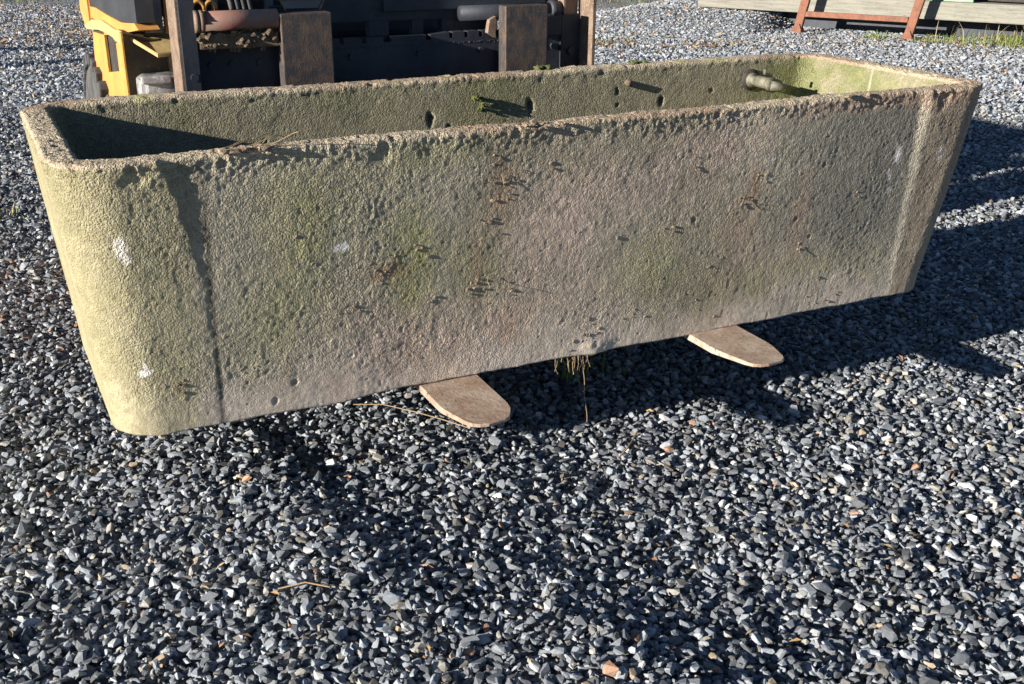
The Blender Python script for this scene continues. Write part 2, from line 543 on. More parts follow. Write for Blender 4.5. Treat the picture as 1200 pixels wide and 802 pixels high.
def make_trough():
    # samples round a rounded rectangle: list of (corner/edge tag, t)
    def axis(n0, n1, n):
        return np.linspace(n0, n1, n, endpoint=False)
    segs = []                                # (kind, t)
    def add(kind, n):
        for t in np.linspace(0, 1, n, endpoint=False):
            segs.append((kind, t))
    add(0, 680)   # front edge, left to right
    add(1, 60)    # front right corner
    add(2, 150)   # right end
    add(3, 40)    # back right corner
    add(4, 440)   # back edge, right to left
    add(5, 40)
    add(6, 150)   # left end
    add(7, 60)
    kind = np.array([s[0] for s in segs]); t = np.array([s[1] for s in segs])
    ns = len(segs)

    def ring(xa, xb, ya, yb, r, z):
        """rounded rectangle xa..xb, ya..yb; returns points, outward normals"""
        P = np.zeros((ns, 3)); N = np.zeros((ns, 3))
        P[:, 2] = z
        k = kind == 0; P[k, 0] = xa + r + t[k] * (xb - xa - 2 * r); P[k, 1] = ya; N[k, 1] = -1
        k = kind == 2; P[k, 0] = xb; P[k, 1] = ya + r + t[k] * (yb - ya - 2 * r); N[k, 0] = 1
        k = kind == 4; P[k, 0] = xb - r - t[k] * (xb - xa - 2 * r); P[k, 1] = yb; N[k, 1] = 1
        k = kind == 6; P[k, 0] = xa; P[k, 1] = yb - r - t[k] * (yb - ya - 2 * r); N[k, 0] = -1
        for kk, cx, cy, a0 in ((1, xb - r, ya + r, -90), (3, xb - r, yb - r, 0), (5, xa + r, yb - r, 90), (7, xa + r, ya + r, 180)):
            k = kind == kk
            a = np.radians(a0 + 90 * t[k])
            P[k, 0] = cx + r * np.cos(a); P[k, 1] = cy + r * np.sin(a)
            N[k, 0] = np.cos(a); N[k, 1] = np.sin(a)
        return P, N

    rings = []                               # (P, N, region) region 0 outer 1 rim 2 inner
    def R_(inx, iny, z, r, nz, region, nsign=1):
        q = 1 - z / TH
        P, N = ring(-TL + .060 * q + inx, TR - (TA + .022) * q - inx, TB * q + iny, TW - TB * q - iny, r, z)
        N = N * nsign * math.sqrt(max(0, 1 - nz * nz))
        N[:, 2] = nz
        rings.append((P, N, region))
    R_(.10, .10, .0, .05, -1, 3)
    R_(.03, .03, .0, .09, -1, 3)
    R_(.008, .008, .001, .105, -.8, 0)
    for z in np.linspace(.004, TH - .012, 190):
        R_(0, 0, z, .10 + .02 * z / TH, 0, 0)
    for a in np.linspace(15, 90, 6):
        R_(.012 * (1 - math.cos(R(a))), .012 * (1 - math.cos(R(a))), TH - .012 + .012 * math.sin(R(a)), .12, math.sin(R(a)), 1)
    tx, ty = .0625, .068
    for f in np.linspace(.22, .78, 14):
        R_(tx * f, ty * f, TH, .12 * (1 - f) + .045 * f, 1, 1)
    for a in np.linspace(90, 15, 6):
        R_(tx - .010 * (1 - math.cos(R(a))), ty - .010 * (1 - math.cos(R(a))), TH - .010 + .010 * math.sin(R(a)), .045, math.sin(R(a)), 1, -1)
    zin = np.linspace(TH - .014, .10, 120)
    for z in zin:
        q = (TH - z) * .06
        R_(tx + q * .3, ty + q * .2, z, .045, 0, 2, -1)
    R_(tx + .04, ty + .04, .085, .045, .7, 2, -1)
    R_(tx + .08, ty + .08, .08, .04, 1, 2, -1)
    nr = len(rings)
    P = np.concatenate([r[0] for r in rings]); N = np.concatenate([r[1] for r in rings])
    reg = np.repeat([r[2] for r in rings], ns)
    kk = np.tile(kind, nr)
    x, y, z = P[:, 0].copy(), P[:, 1].copy(), P[:, 2].copy()
    front = (N[:, 1] < -.3) & (reg != 2)
    zz = z / TH

    # cast panel set back between the two corner blocks of the front
    depth = .0007 + .0088 * zz ** 3.4
    wob = .016 * zz * fbm(P, 16., 3, 35) + .005 * fbm(P, 30., 3, 39)
    xs = -.925 - depth / .13 + wob
    wr = .016 + .024 * zz
    pan = smooth(xs - .007, xs + .007, x) * (1 - smooth(.965, .965 + wr, x))
    side = ((kk == 0) | (kk == 1) | (kk == 7)) & (reg <= 1)
    edge = np.where(reg == 1, np.clip(1 - (y / .05), 0, 1), 1)
    P[side, 1] += (pan * depth * edge)[side]

    # low frequency waviness, then grain
    d = .0032 * fbm(P, 3., 3, 40) + .0010 * fbm(P, 14., 3, 41)
    grain = fbm(P, 150., 2, 42, .6)
    grain2 = vnoise(P, 150., 44)
    rough_zone = .75 + .5 * fbm(P, 5., 2, 45)
    amp = .00085 * rough_zone
    calm = (1 - smooth(.0, .10, z + .05 * vnoise(P, 6., 77))) * (reg == 0)      # smoother strip along the bottom
    amp = amp * (1 - .55 * calm)
    left = (x < -1.10) & (reg == 0)
    amp = np.where(left, amp * .8, amp)
    wg = worley(P + .004 * np.stack([vnoise(P, 70., 34), vnoise(P, 70., 36), vnoise(P, 70., 37)], 1), 120., 33)
    d += -.0010 * amp / .00085 * (wg - .5) * (.7 + .5 * vnoise(P, 25., 38)) + amp * grain + .0003 * grain2 + .0004 * fbm(P, 48., 2, 46)
    # exposed pebbles along the rim
    wv = worley(P + .006 * np.stack([vnoise(P, 40., 54), vnoise(P, 40., 55), vnoise(P, 40., 56)], 1), 82., 50)
    peb = np.sqrt(np.clip(.55 - wv, 0, 1))
    rim = np.where(reg == 0, smooth(TH - .055 - .035 * np.abs(vnoise(P, 7., 51)), TH - .012, z), np.where(reg == 1, .75, smooth(TH - .04, TH - .012, z) * .6))
    d += rim * (.0034 * peb * (1 + vnoise(P, 45., 57)) - .0018 + .0022 * fbm(P, 50., 3, 58))
    chip = smooth(.30, .60, fbm(P, 20., 2, 52))
    d -= chip * rim * .006
    wc = worley(P, 22., 53)
    d -= rim * .010 * np.clip(.28 - wc, 0, 1) / .28 * ((reg == 1) | (z > TH - .03))
    # pin holes
    pit = worley(P, 30., 60)
    d -= .0026 * smooth(.08, .03, pit)
    big = worley(P, 9., 61)
    d -= .006 * smooth(.075, .03, big) * (reg != 1)
    # holes in the far inner wall
    inner_far = (reg == 2) & (y > TW / 2)
    for hx, hz, hr in ((-.15, .475, .0075), (.165, .487, .009), (.62, .472, .007), (.46, .51, .004)):
        g = np.exp(-(((x - hx + .004 * vnoise(P, 90., 64)) / hr) ** 2 + ((z - hz + .005 * vnoise(P, 70., 65)) / (hr * 1.9)) ** 2) ** 1.5)
        d -= np.where(inner_far, .018 * g, 0)
    # ragged bottom edge
    bot = (1 - smooth(.0, .035, z)) * (reg == 0)
    P[:, 2] += np.where((reg == 0), bot * (-.010 + .007 * fbm(P * np.array([1, 1, .1]), 9., 3, 70)), 0)
    P[:, 2] += np.where(reg == 1, .0025 * fbm(P, 6., 2, 71), 0)
    # the lump that squeezed out under the mould
    g = np.exp(-((x + .005) / .035) ** 2 - ((z - .008) / .02) ** 2) * front * (reg == 0)
    d += .005 * g * (1 + .8 * vnoise(P, 60., 72))
    # hairline vertical groove at the left joint
    g = np.exp(-((x + .924) / .004) ** 2) * front
    P += N * d[:, None]
    P[:, 2] += np.where(reg <= 2, .0, 0)

    # ---- colours: algae, lichen, bloom and dirt, plus seam shade and a sunlit step painted in
    def mixc(c, col, wgt):
        wgt = np.clip(wgt, 0, 1)[:, None]
        return c * (1 - wgt) + np.array(col) * wgt
    nb = fbm(P, 3.5, 4, 80); nm = fbm(P, 12., 3, 81); nf = fbm(P, 60., 2, 82)
    col = np.tile(np.array([.275, .255, .20]), (len(P), 1))
    Pv = P * np.array([1, 1, .35])
    streak = fbm(Pv, 14., 3, 83)
    col = mixc(col, (.20, .185, .135), smooth(-.1, .6, nb))
    of = (reg == 0) & front
    def blob(cx, cz, rx, rz, k=1.):
        cz = cz - TZ
        e = ((x - cx) / rx) ** 2 + ((z - cz) / rz) ** 2
        return k * np.exp(-e) * (1 + .8 * nm + .5 * nb + .7 * nf + .6 * streak) * of
    col = mixc(col, (.36, .29, .24), 1.0 * (blob(-.57, .39, .16, .10, .8) + blob(-.13, .58, .14, .14, .65) + blob(-.30, .38, .22, .07, .7) + blob(.10, .66, .2, .1, .5) + blob(-.02, .42, .08, .12, .5) + blob(.35, .75, .14, .06, .5) + blob(.55, .45, .18, .1, .25)))
    col = mixc(col, (.215, .215, .095), .85 * (blob(-.49, .55, .07, .13, .75) + blob(-.70, .70, .12, .14, .6) + blob(-.78, .45, .12, .12, .45) + blob(-.33, .50, .05, .1, .4) + blob(.13, .47, .14, .09, .45) + blob(.62, .37, .2, .06, .45) + blob(-.46, .80, .12, .04, .4)))
    col = mixc(col, (.165, .16, .135), .9 * smooth(.36, .75, x + .12 * nb) * of * smooth(.10, .25, z))
    col = mixc(col, (.30, .21, .15), blob(-.57, .30, .25, .05, .5) + blob(-.25, .35, .05, .06, .7) + blob(-.33, .52, .012, .10, .6) + blob(.40, .55, .06, .12, .3) + blob(.6, .55, .03, .12, .4))
    col = mixc(col, (.44, .385, .33), .75 * (1 - smooth(-.02, .15, z + .055 * nm + .05 * streak + .04 * nb)) * of)
    col = mixc(col, (.20, .12, .075), blob(-.275, .70, .035, .07, .55) + blob(-.55, .55, .04, .02, .8) + blob(.44, .64, .02, .05, .6) + blob(-1.01, .35, .015, .03, .7))
    # left block: yellow lichen on the curve and end
    yl = (1 - smooth(-1.17, -1.02, x + .05 * nb + .03 * nm)) * (reg == 0)
    col = mixc(col, (.325, .30, .175), yl * .88)
    col = mixc(col, (.42, .385, .26), yl * smooth(.05, .5, nm) * .6)
    col = mixc(col, (.30, .28, .15), (reg == 0) * smooth(-1.16, -1.02, x) * (1 - smooth(-1.0, -.93, x)) * .5)
    col = mixc(col, (.115, .105, .08), of * smooth(-1.01, -.97, x + .01 * nm) * (1 - smooth(-.925, -.905, x)) * smooth(.18, .45, z + .05 * nm) * .35)  # shadow of the step darkened into the colour beside the left seam
    # right block
    col = mixc(col, (.215, .18, .135), .8 * smooth(.96, .99, x) * of)
    col = mixc(col, (.36, .335, .265), of * smooth(.957, .968, x + .004 * nm) * (1 - smooth(.976 + .026 * zz, .988 + .03 * zz, x + .006 * nm)) * (.8 + .4 * nm))  # paler strip: sunlight on the sloped step painted into the colour
    col = mixc(col, (.55, .53, .50), blob(.915, .675, .010, .022, 1.) + blob(.905, .61, .018, .03, .5) * (nf > .1) + blob(1.07, .66, .01, .02, .6) + blob(.48, .70, .012, .008, .5))
    col = mixc(col, (.33, .22, .16), rim * (reg == 0) * smooth(.2, .9, x) * .6)
    jt = np.exp(-((x + .925 + .004 * nm) / (.0045 + .004 * np.abs(nb))) ** 2) * of * (1 - smooth(.40, .52, z))
    col = mixc(col, (.075, .07, .05), jt * .85)
    # chips knocked clean
    def mark(cx, cz, rx, rz, rot=0.):
        u = (x - cx) * math.cos(rot) + (z - (cz - TZ)) * math.sin(rot)
        v = -(x - cx) * math.sin(rot) + (z - (cz - TZ)) * math.cos(rot)
        e = (u / rx) ** 2 + (v / rz) ** 2
        return smooth(1.2, .5, e + .9 * fbm(P, 110., 2, 90)) * of
    wh = mark(-1.088, .668, .014, .030, .2) * .8 + mark(-1.074, .404, .018, .006, .1) + mark(-1.070, .412, .005, .017, .3) + mark(-1.078, .402, .010, .009) + mark(-.647, .618, .024, .010, -.1) * .9 + mark(-.64, .625, .008, .007)
    col = mixc(col, (.66, .64, .60), .85 * wh * smooth(-.9, .1, fbm(P * np.array([1, 1, .4]), 160., 2, 93)))
    # rim
    rm = (reg == 1)
    col = mixc(col, (.40, .345, .25), rm * .85)
    col = mixc(col, (.30, .22, .16), rm * smooth(0, .5, nb) * .7)
    col = mixc(col, (.30, .32, .12), rm * smooth(.25, .6, nm) * (y > TW - .1) * .5)
    # inside
    inn = reg == 2
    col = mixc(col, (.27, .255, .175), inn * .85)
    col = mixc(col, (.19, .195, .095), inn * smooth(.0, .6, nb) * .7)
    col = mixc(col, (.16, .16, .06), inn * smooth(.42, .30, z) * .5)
    ir = inn * smooth(.98, 1.09, x)
    col = mixc(col, (.21, .225, .105), ir * .9)
    col = mixc(col, (.33, .30, .21), ir * smooth(.0, .45, nm + .6 * smooth(.55, .2, y)) * .7)
    crack = np.exp(-((y - (.42 + .10 * (z - .5))) / .0035) ** 2)
    col = mixc(col, (.52, .48, .40), ir * crack * .8)
    # specks of lighter and darker sand everywhere
    sp = vnoise(P, 210., 95)
    col *= (1 + .20 * nf + .16 * sp)[:, None]
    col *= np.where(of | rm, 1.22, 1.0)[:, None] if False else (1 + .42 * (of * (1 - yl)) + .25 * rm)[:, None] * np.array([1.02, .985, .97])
    col = np.clip(col, .02, .85)

    # ---- faces
    ii, jj = np.meshgrid(np.arange(nr - 1), np.arange(ns), indexing='ij')
    a = (ii * ns + jj).ravel(); b = (ii * ns + (jj + 1) % ns).ravel()
    F = np.stack([a, b, b + ns, a + ns], 1)
    grit = .62 + .45 * fbm(P, 4.5, 3, 98) + .25 * smooth(.3, .58, z) - .42 * calm - .15 * smooth(.1, .8, x) * of + .25 * rim
    grit = np.where(left, grit * .8, grit)
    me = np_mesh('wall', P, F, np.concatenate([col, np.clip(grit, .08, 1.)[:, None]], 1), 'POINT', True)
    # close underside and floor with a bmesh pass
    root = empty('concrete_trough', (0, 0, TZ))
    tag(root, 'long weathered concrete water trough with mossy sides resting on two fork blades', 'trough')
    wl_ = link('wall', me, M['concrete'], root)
    # floor and underside slabs
    fl = MB()
    fl.box(-TL + .12, TL - .12, .11, TW - .11, .003, .0835, 0)
    o = fl.build('floor', painted('trough_floor', (.13, .12, .08), (.20, .18, .12), (.07, .06, .04), rough=.95, scale=9, bump=.7), root)
    return root


trough = make_trough()


def trough_details():
    # threaded pipe stub through the far wall
    yw = .724
    x0, z0 = .960, .515
    m = MB()
    m.tube([(x0, yw + .02, z0), (x0, yw - .012, z0)], .034, 20)
    m.build('hole_collar', M['iron'], trough, True)
    m = MB()
    m.tube([(x0, yw, z0), (x0, yw - .020, z0), (x0, yw - .022, z0), (x0, yw - .04, z0), (x0, yw - .042, z0), (x0, yw - .10, z0)],
           [.023, .023, .015, .015, .018, .018], 20)
    m.tube([(x0, yw - .098, z0), (x0, yw - .110, z0)], .022, 6)
    m.tube([(x0, yw - .105, z0 - .005), (x0 + .025, yw - .116, z0 - .008), (x0 + .045, yw - .118, z0 - .014)], [.016, .013, .013], 14)
    m.tube([(x0, yw - .075, z0 + .025), (x0, yw - .075, z0 + .042)], .006, 8)
    m.build('pipe_fitting', M['brass'], trough, True)
    # ring with moss on far wall
    m = MB()
    ring = [(-.012 + .017 * math.cos(a), .722, .508 + .017 * math.sin(a)) for a in [2 * math.pi * k / 18 for k in range(19)]]
    m.tube(ring, .003, 6)
    m.build('lifting_ring', M['iron'], trough, True)
    rs = random.Random(3)
    m = MB()
    for k in range(70):
        a = rs.uniform(-1.2, 2.3)
        m.lump((-.012 + .018 * math.cos(a) + rs.uniform(-.004, .006), .718 - rs.uniform(0, .02), .508 + .018 * math.sin(a) + rs.uniform(-.004, .004)),
               (.0035, .0035, .0035), k, 1, .5)
    m.build('moss_tuft', M['moss'], trough, True)
    m = MB()
    for k in range(34):     # tuft on the far rim
        m.lump((.235 + rs.uniform(-.022, .022), TW - .02 + rs.uniform(-.012, .012), TH + .004), (.007, .007, .006), k + 50, 1, .5)
    m.build('moss_tuft', M['moss'], trough, True)
    m = MB()
    for k in range(12):
        m.lump((.56 + rs.uniform(-.03, .03), TW - .02 + rs.uniform(-.012, .012), TH + .001), (.009, .009, .005), k + 90, 1, .4)
    m.build('moss_tuft', M['moss'], trough, True)
    m = MB()                # plug stub
    m.tube([(.495, .74, .535), (.495, .703, .533)], .010, 10)
    m.build('bolt_stub', M['mud'], trough, True)
    # crusts of soil and dead rootlets stuck on the outside
    m = MB()
    def yface(x, z):
        q = 1 - z / TH
        inset = .0007 + .0088 * (z / TH) ** 3.4 if -.925 < x < .965 else 0
        return TB * q + inset
    spots = [(-.281, .75, .06, 9), (-.28, .68, .05, 5), (-.555, .556, .04, 10), (-.33, .49, .02, 7), (-.439, .465, .008, 2),
             (.42, .60, .03, 10), (.47, .66, .02, 4), (.609, .443, .012, 3), (-.008, .282, .030, 34), (-.05, .275, .04, 12), (-.86, .36, .03, 4), (-.25, .45, .02, 3),
             (.16, .40, .02, 3), (.28, .33, .05, 4), (.05, .56, .01, 1), (-.72, .60, .01, 1), (.735, .30, .08, 6), (-.46, .58, .02, 4),
             (-1.01, .36, .015, 5), (.33, .42, .03, 4), (-.02, .345, .02, 2), (.66, .75, .02, 2), (-.62, .47, .03, 3), (.10, .31, .05, 4),
             (-.15, .74, .01, 1), (.8, .58, .02, 2), (-.75, .66, .01, 1), (-.3, .63, .02, 4), (.25, .70, .02, 3), (.2, .55, .02, 2)]
    k = 0
    for (sx, szz, sp, n) in spots:
        for _ in range(n + 1):
            k += 1
            px_, pz_ = sx + rs.gauss(0, sp * .5), szz - TZ + rs.gauss(0, sp * .6)
            if pz_ < .01: pz_ = .012
            r = rs.uniform(.0016, .0048)
            m.lump((px_, yface(px_, pz_) - r * .35, pz_), (r * rs.uniform(.8, 1.7), r * .45, r * rs.uniform(.7, 1.2)), k, 1, .5)
    for _ in range(26):     # clods lying on the near rim
        sx = rs.choice([-.84, -.80, -.19, -.22, -.2, .72, -.86, -.88])
        r = rs.uniform(.004, .010)
        m.lump((sx + rs.gauss(0, .02), rs.uniform(.0, .03), TH + r * .3), (r * 1.3, r, r * .8), k, 1, .45)
        k += 1
    tag(m.build('soil_crumbs', M['crumb'], trough), kind='stuff')
    m = MB()
    def strand(p, d, n, step, r, drop=0., wob=.4):
        pts = [Vector(p)]
        d = Vector(d).normalized()
        for _ in range(n):
            d = (d + Vector((rs.gauss(0, wob), rs.gauss(0, wob) * .4, rs.gauss(0, wob) - drop)) * .5).normalized()
            pts.append(pts[-1] + d * step)
        m.tube(pts, r, 5, False)
    for _ in range(20):     # rootlets hanging below the lump
        strand((-.05 + rs.gauss(0, .022), .045, .012), (rs.uniform(-.4, .4), -.2, -1), 8, rs.uniform(.003, .009), .0006, .35)
    strand((-.045, .045, .01), (.05, -.3, -1), 16, .0125, .0009, .5, .2)
    for (sx, szz, n) in ((-.28, .73, 3), (.43, .60, 2), (.61, .44, 1), (-.3, .5, 1)):
        for _ in range(n):
            xx, z_ = sx + rs.gauss(0, .02), szz - TZ + rs.gauss(0, .02)
            strand((xx, yface(xx, z_) - .003, z_), (rs.uniform(-1, 1), .0, rs.uniform(-.6, .3)), 5, .006, .0007, 0, .7)
    for _ in range(12):     # straw lying on the near rim
        strand((rs.uniform(-.89, -.80), rs.uniform(-.002, .03), TH + .006), (1, rs.uniform(-.3, .3), 0), 8, rs.uniform(.006, .012), .0009, 0, .25)
    strand((-.79, .05, TH + .004), (.6, .1, .6), 9, .006, .0010, .35, .1)
    tag(m.build('dead_roots', M['root'], trough), kind='stuff')


trough_details()

# ------------------------------------------------------------------ forklift
lift = empty('forklift', (0, 1.6, 0))
tag(lift, 'muddy yellow and black forklift carrying the trough on two forks', 'forklift')


def lpart(m, name, mat, smoothed=False, parent=None, fit=True):
    if fit:                                   # the machine was measured 3 % small and 10 cm too near the trough
        for v in m.bm.verts:
            v.co = Vector((1.03 * v.co.x + .0397, 1.03 * v.co.y + .0639, 1.03 * v.co.z - .039))
    o = m.build(name, mat, parent or lift, smoothed)
    if parent is None:
        o.matrix_parent_inverse = Matrix.Translation((0, -1.6, 0))
    return o


def fork(xc, w_, tipl, tipr):
    m = MB()
    xl, xr = xc - w_ / 2, xc + w_ / 2
    # blade, seen from above
    out = [(xl, 1.12)]
    # straight sides that narrow towards a blunt, rounded end
    hw_, tw, ye = w_ / 2, w_ / 2 * .56, -.208
    out += [(xl, -.07 + tipl), (xl + .004, -.095 + tipl), (xc - tw - .012, ye + .035), (xc - tw - .003, ye + .016), (xc - tw + .012, ye + .005), (xc - .01, ye)]
    out += [(xc + tw - .008, ye + .005), (xc + tw + .006, ye + .014), (xc + tw + .015, ye + .030), (xr - .004, -.115 + tipr), (xr, -.09 + tipr)]
    out.append((xr, 1.12))
    out = [(float(a), float(b)) for a, b in out]
    bm = m.bm
    top, bot = [], []
    for (x, y) in out:
        x += .028 * max(0, y) / 1.1
        k = max(0., min(1., (.35 - y) / .57))
        top.append(bm.verts.new((x, y, .2565 - .004 * k)))
        bot.append(bm.verts.new((x, y, max(.2165 + .030 * k, .2165))))
    bm.faces.new(top); bm.faces.new(bot[::-1])
    for i in range(len(out)):
        j = (i + 1) % len(out)
        bm.faces.new((bot[i], bot[j], top[j], top[i]))
    ed = [e for e in bm.edges if all(v in top for v in e.verts)]
    bmesh.ops.bevel(bm, geom=ed, offset=.0016, segments=1, affect='EDGES')
    return lpart(m, 'fork', M['fork'], False, None, False)


def shank(x0, x1, zt, par):
    m = MB()
    m.box(x0 * 1.03 + .0397, x1 * 1.03 + .0397, 1.125, 1.178, .2175, zt * 1.03 - .039, .0035)
    o = m.build('shank', M['shank'], par)
    return o


f1 = fork(-.400, .145, -.01, -.04)
shank(-.472, -.322, 1.002, f1)
f2 = fork(.360, .150, .01, -.01)
shank(.238, .386, 1.000, f2)

m = MB()   # lower carriage plate with locking notches along its top edge
prof = [(-.70, .40), (-.70, .915), (-.30, .915)]
for x0, x1 in ((-.275, -.262), (-.205, -.190), (-.135, -.110), (.005, .020)):
    prof += [(x0, .916), (x0, .900), (x1, .900), (x1, .916)]
for x0, x1 in ((.083, .095), (.135, .147), (.185, .197)):
    prof += [(x0, .921), (x0, .903), (x1, .903), (x1, .921)]
prof += [(.42, .917), (.43, .897), (.53, .897), (.53, .40)]
m.prism([(x, 1.115, z) for x, z in prof], (0, .035, 0), 0)
for xx in (-.66, -.60, -.52, -.24, -.02, .19, .45):      # bolt heads and weld beads
    m.tube([(xx, 1.115, .862), (xx, 1.104, .862)], .010, 6)
rs = random.Random(21)
for k in range(60):
    m.lump((-.28 + .009 * k, 1.116, .888 + .0015 * math.sin(k * 1.7)), (.006, .003, .004), k, 1, .4)
lpart(m, 'carriage_plate', M['dark'])

m = MB()   # shelf of mud on the plate left of the forks
rs = random.Random(5)
m.box(-.70, -.475, 1.05, 1.13, .912, .952, .004)
for k in range(260):
    r = rs.uniform(.003, .007)
    m.lump((rs.uniform(-.70, -.47), rs.uniform(1.04, 1.10), rs.uniform(.918, .958)), (r * 1.4, r, r), k, 1, .4)
for k in range(30):
    r = rs.uniform(.003, .006)
    m.lump((rs.uniform(-.69, -.50), 1.06, rs.uniform(.905, .925)), (r, r, r * 1.5), k + 300, 1, .4)
lpart(m, 'mud_crust', M['mud'])

m = MB()   # faded red cross tube and its end ring
m.tube([(-.705, 1.058, .988), (-.475, 1.058, .988)], .027, 24)
lpart(m, 'cross_tube', M['red'], True)
m = MB()
for xx in (-.700, -.685):
    m.tube([(xx - .009, 1.056, .988), (xx + .003, 1.056, .988)], .031, 20)
lpart(m, 'tube_collar', M['post'], True)

m = MB()   # upper carriage beam: plate with window openings
y0, y1 = 1.16, 1.20
m.prism([(-.46, y0, .958), (-.46, y0, 1.010), (-.36, y0, 1.014), (-.27, y0, 1.030), (-.18, y0, 1.075), (.50, y0, 1.075), (.50, y0, .957)], (0, y1 - y0, 0), .003)
m.box(-.165, -.098, y0 + .002, y1 - .002, .88, .960, .006)
m.box(.078, .118, y0 + .002, y1 - .002, .88, .960, .006)
m.box(.118, .25, y0 + .012, y1 + .02, .86, .962, .003)
m.box(-.02, .02, y0 + .01, y1 - .004, .88, .960, .004)
m.box(-.12, .44, 1.145, 1.165, .985, 1.06, .004)
lpart(m, 'carriage_beam', M['dark'])
m = MB()
m.tube([(.125, 1.125, .975), (.44, 1.125, .975)], .023, 20)
m.tube([(.44, 1.125, .975), (.445, 1.125, .975), (.465, 1.125, .975), (.468, 1.125, .975), (.490, 1.125, .978)], [.023, .031, .031, .024, .022], 20)
lpart(m, 'tilt_cylinder', M['dark'], True)
m = MB()
m.box(.395, .475, 1.10, 1.16, .895, .965, .004)
lpart(m, 'cylinder_bracket', M['dark'])
m = MB()
m.prism([(.232, 1.09, .90), (.205, 1.09, .915), (.212, 1.09, .955), (.232, 1.09, .965)], (0, .022, 0))
lpart(m, 'fork_stop', M['post'])
m = MB()   # bent sheet bracket above the left fork
m.prism([(-.435, 1.12, 1.008), (-.445, 1.12, 1.034), (-.318, 1.12, 1.034), (-.334, 1.12, 1.008)], (0, .006, 0))
m.box(-.452, -.312, 1.105, 1.128, 1.033, 1.037, .001)
lpart(m, 'sheet_bracket', M['grey'])
m = MB()
m.tube([(-.452, 1.10, 1.035), (-.448, 1.10, 1.03), (-.437, 1.10, 1.005)], .0025, 6)
lpart(m, 'wire_clip', M['post'])
m = MB()
m.tube([(-.315, 1.10, 1.05), (-.32, 1.10, 1.03), (-.335, 1.10, 1.005)], .0025, 6)
lpart(m, 'wire_clip', M['post'])

# side posts of the carriage: a lit flange with a dark web
m = MB()
m.box(-.756, -.744, 1.055, 1.180, .40, 1.62, .002)
m.box(-.744, -.706, 1.060, 1.072, .40, 1.62, .002)
lpart(m, 'carriage_post', M['post'])
m = MB()
m.box(-.748, -.704, 1.050, 1.059, .40, 1.61, .002)
m.tube([(-.722, 1.05, .838), (-.722, 1.042, .838)], .011, 12)
lpart(m, 'post_face', M['dark'])
m = MB()
m.box(.548, .560, 1.025, 1.120, .40, 1.62, .002)
lpart(m, 'carriage_post', M['post'])
m = MB()
m.box(.478, .546, 1.105, 1.118, .40, .960, .002)
m.tube([(.512, 1.105, .845), (.512, 1.094, .845)], .013, 12)
lpart(m, 'post_face', M['dark'])
m = MB()
m.box(.488, .546, 1.121, 1.135, .95, 1.62, .002)
m.box(.482, .492, 1.10, 1.14, .962, 1.62, .002)
lpart(m, 'post_face', M['post'])
m = MB()   # top bar of the load guard, above the view
m.box(-.756, .558, 1.06, 1.12, 1.58, 1.66, .004)
lpart(m, 'guard_bar', M['dark'])

# mast
m = MB()
m.box(-.800, -.748, 1.31, 1.37, .936, 2.1, .004)
m.box(-.812, -.800, 1.315, 1.365, 1.00, 2.1, .002)
lpart(m, 'mast_rail', M['grey'])
m = MB()
m.box(.30, .36, 1.34, 1.44, .45, 2.1, .004)
lpart(m, 'mast_rail', M['grey'])
m = MB()
m.box(-.738, -.726, 1.33, 1.36, .93, 2.1, .002)
lpart(m, 'mast_strip', M['yellow'])

# tan step plate and splashed panel under it
m = MB()
m.prism([(-.843, 1.44, .936), (-.872, 1.37, .946), (-.790, 1.205, .889), (-.700, 1.215, .893), (-.56, 1.46, .932)], (0, 0, -.012), .002)
lpart(m, 'step_plate', M['tan'])
m = MB()
m.prism([(-.866, 1.315, .946), (-.866, 1.315, .35), (-.62, 1.315, .35), (-.62, 1.315, .905), (-.74, 1.315, .905)], (0, .014, 0), .002)
lpart(m, 'step_panel', M['splashed'])
m = MB()
m.box(-.872, -.866, 1.300, 1.335, .35, .940, .001)
lpart(m, 'panel_edge', M['yellow'])
# dented work lamp
m = MB()
m.box(-.842, -.74, 1.20, 1.30, .70, .822, .012)
for v in m.bm.verts:
    n_ = math.sin(v.co.x * 91 + v.co.y * 173 + v.co.z * 57) * .5
    v.co += Vector((n_ * .014, n_ * .012, n_ * .010))
m.box(-.845, -.76, 1.19, 1.21, .806, .828, .005)
lpart(m, 'work_lamp', M['dusty'])


# yellow side with a slot, on the plane x = -.846 - .0868 (y - 1.42)
def sp_(y, z, off=0.):
    return (-.846 - .0868 * (y - 1.42) - off, y, z)


m = MB()   # outline split into strips round the slot
Y = [(1.35, .952), (1.35, .30), (1.433, .30), (1.433, .86), (1.47, .895), (1.545, .893)]
def quad_prism(pts, mm, off=0., th=.008):
    mm.prism([sp_(y, z, off) for y, z in pts], (th, 0, 0), .0)
quad_prism([(1.545, .30), (1.545, .886), (1.47, .895), (1.433, .86), (1.35, .86), (1.35, .30)], m)
quad_prism([(1.70, .30), (1.70, .778), (1.545, .80), (1.545, .30)], m)
quad_prism([(1.93, .30), (1.89, .80), (1.87, .89), (1.70, .895), (1.70, .30)], m)
quad_prism([(1.70, .896), (1.60, .905), (1.545, .889), (1.545, .93), (1.70, .93)], m)
lpart(m, 'side_panel', M['yellow'])
m = MB()   # curved rail running above the slot
quad_prism([(1.90, .896), (1.93, .905), (1.80, .935), (1.66, .945), (1.50, .934), (1.35, .930), (1.35, .902), (1.45, .892), (1.52, .905), (1.62, .912), (1.72, .910)], m, .012, .05)
lpart(m, 'side_rail', M['tan'])
m = MB()
quad_prism([(1.86, .938), (1.86, .972), (1.76, .975), (1.60, .965), (1.42, .958), (1.26, .970), (1.22, .955), (1.40, .930), (1.55, .935), (1.70, .935)], m, .004, .06)
lpart(m, 'hood_skirt', M['yellow'])
m = MB()
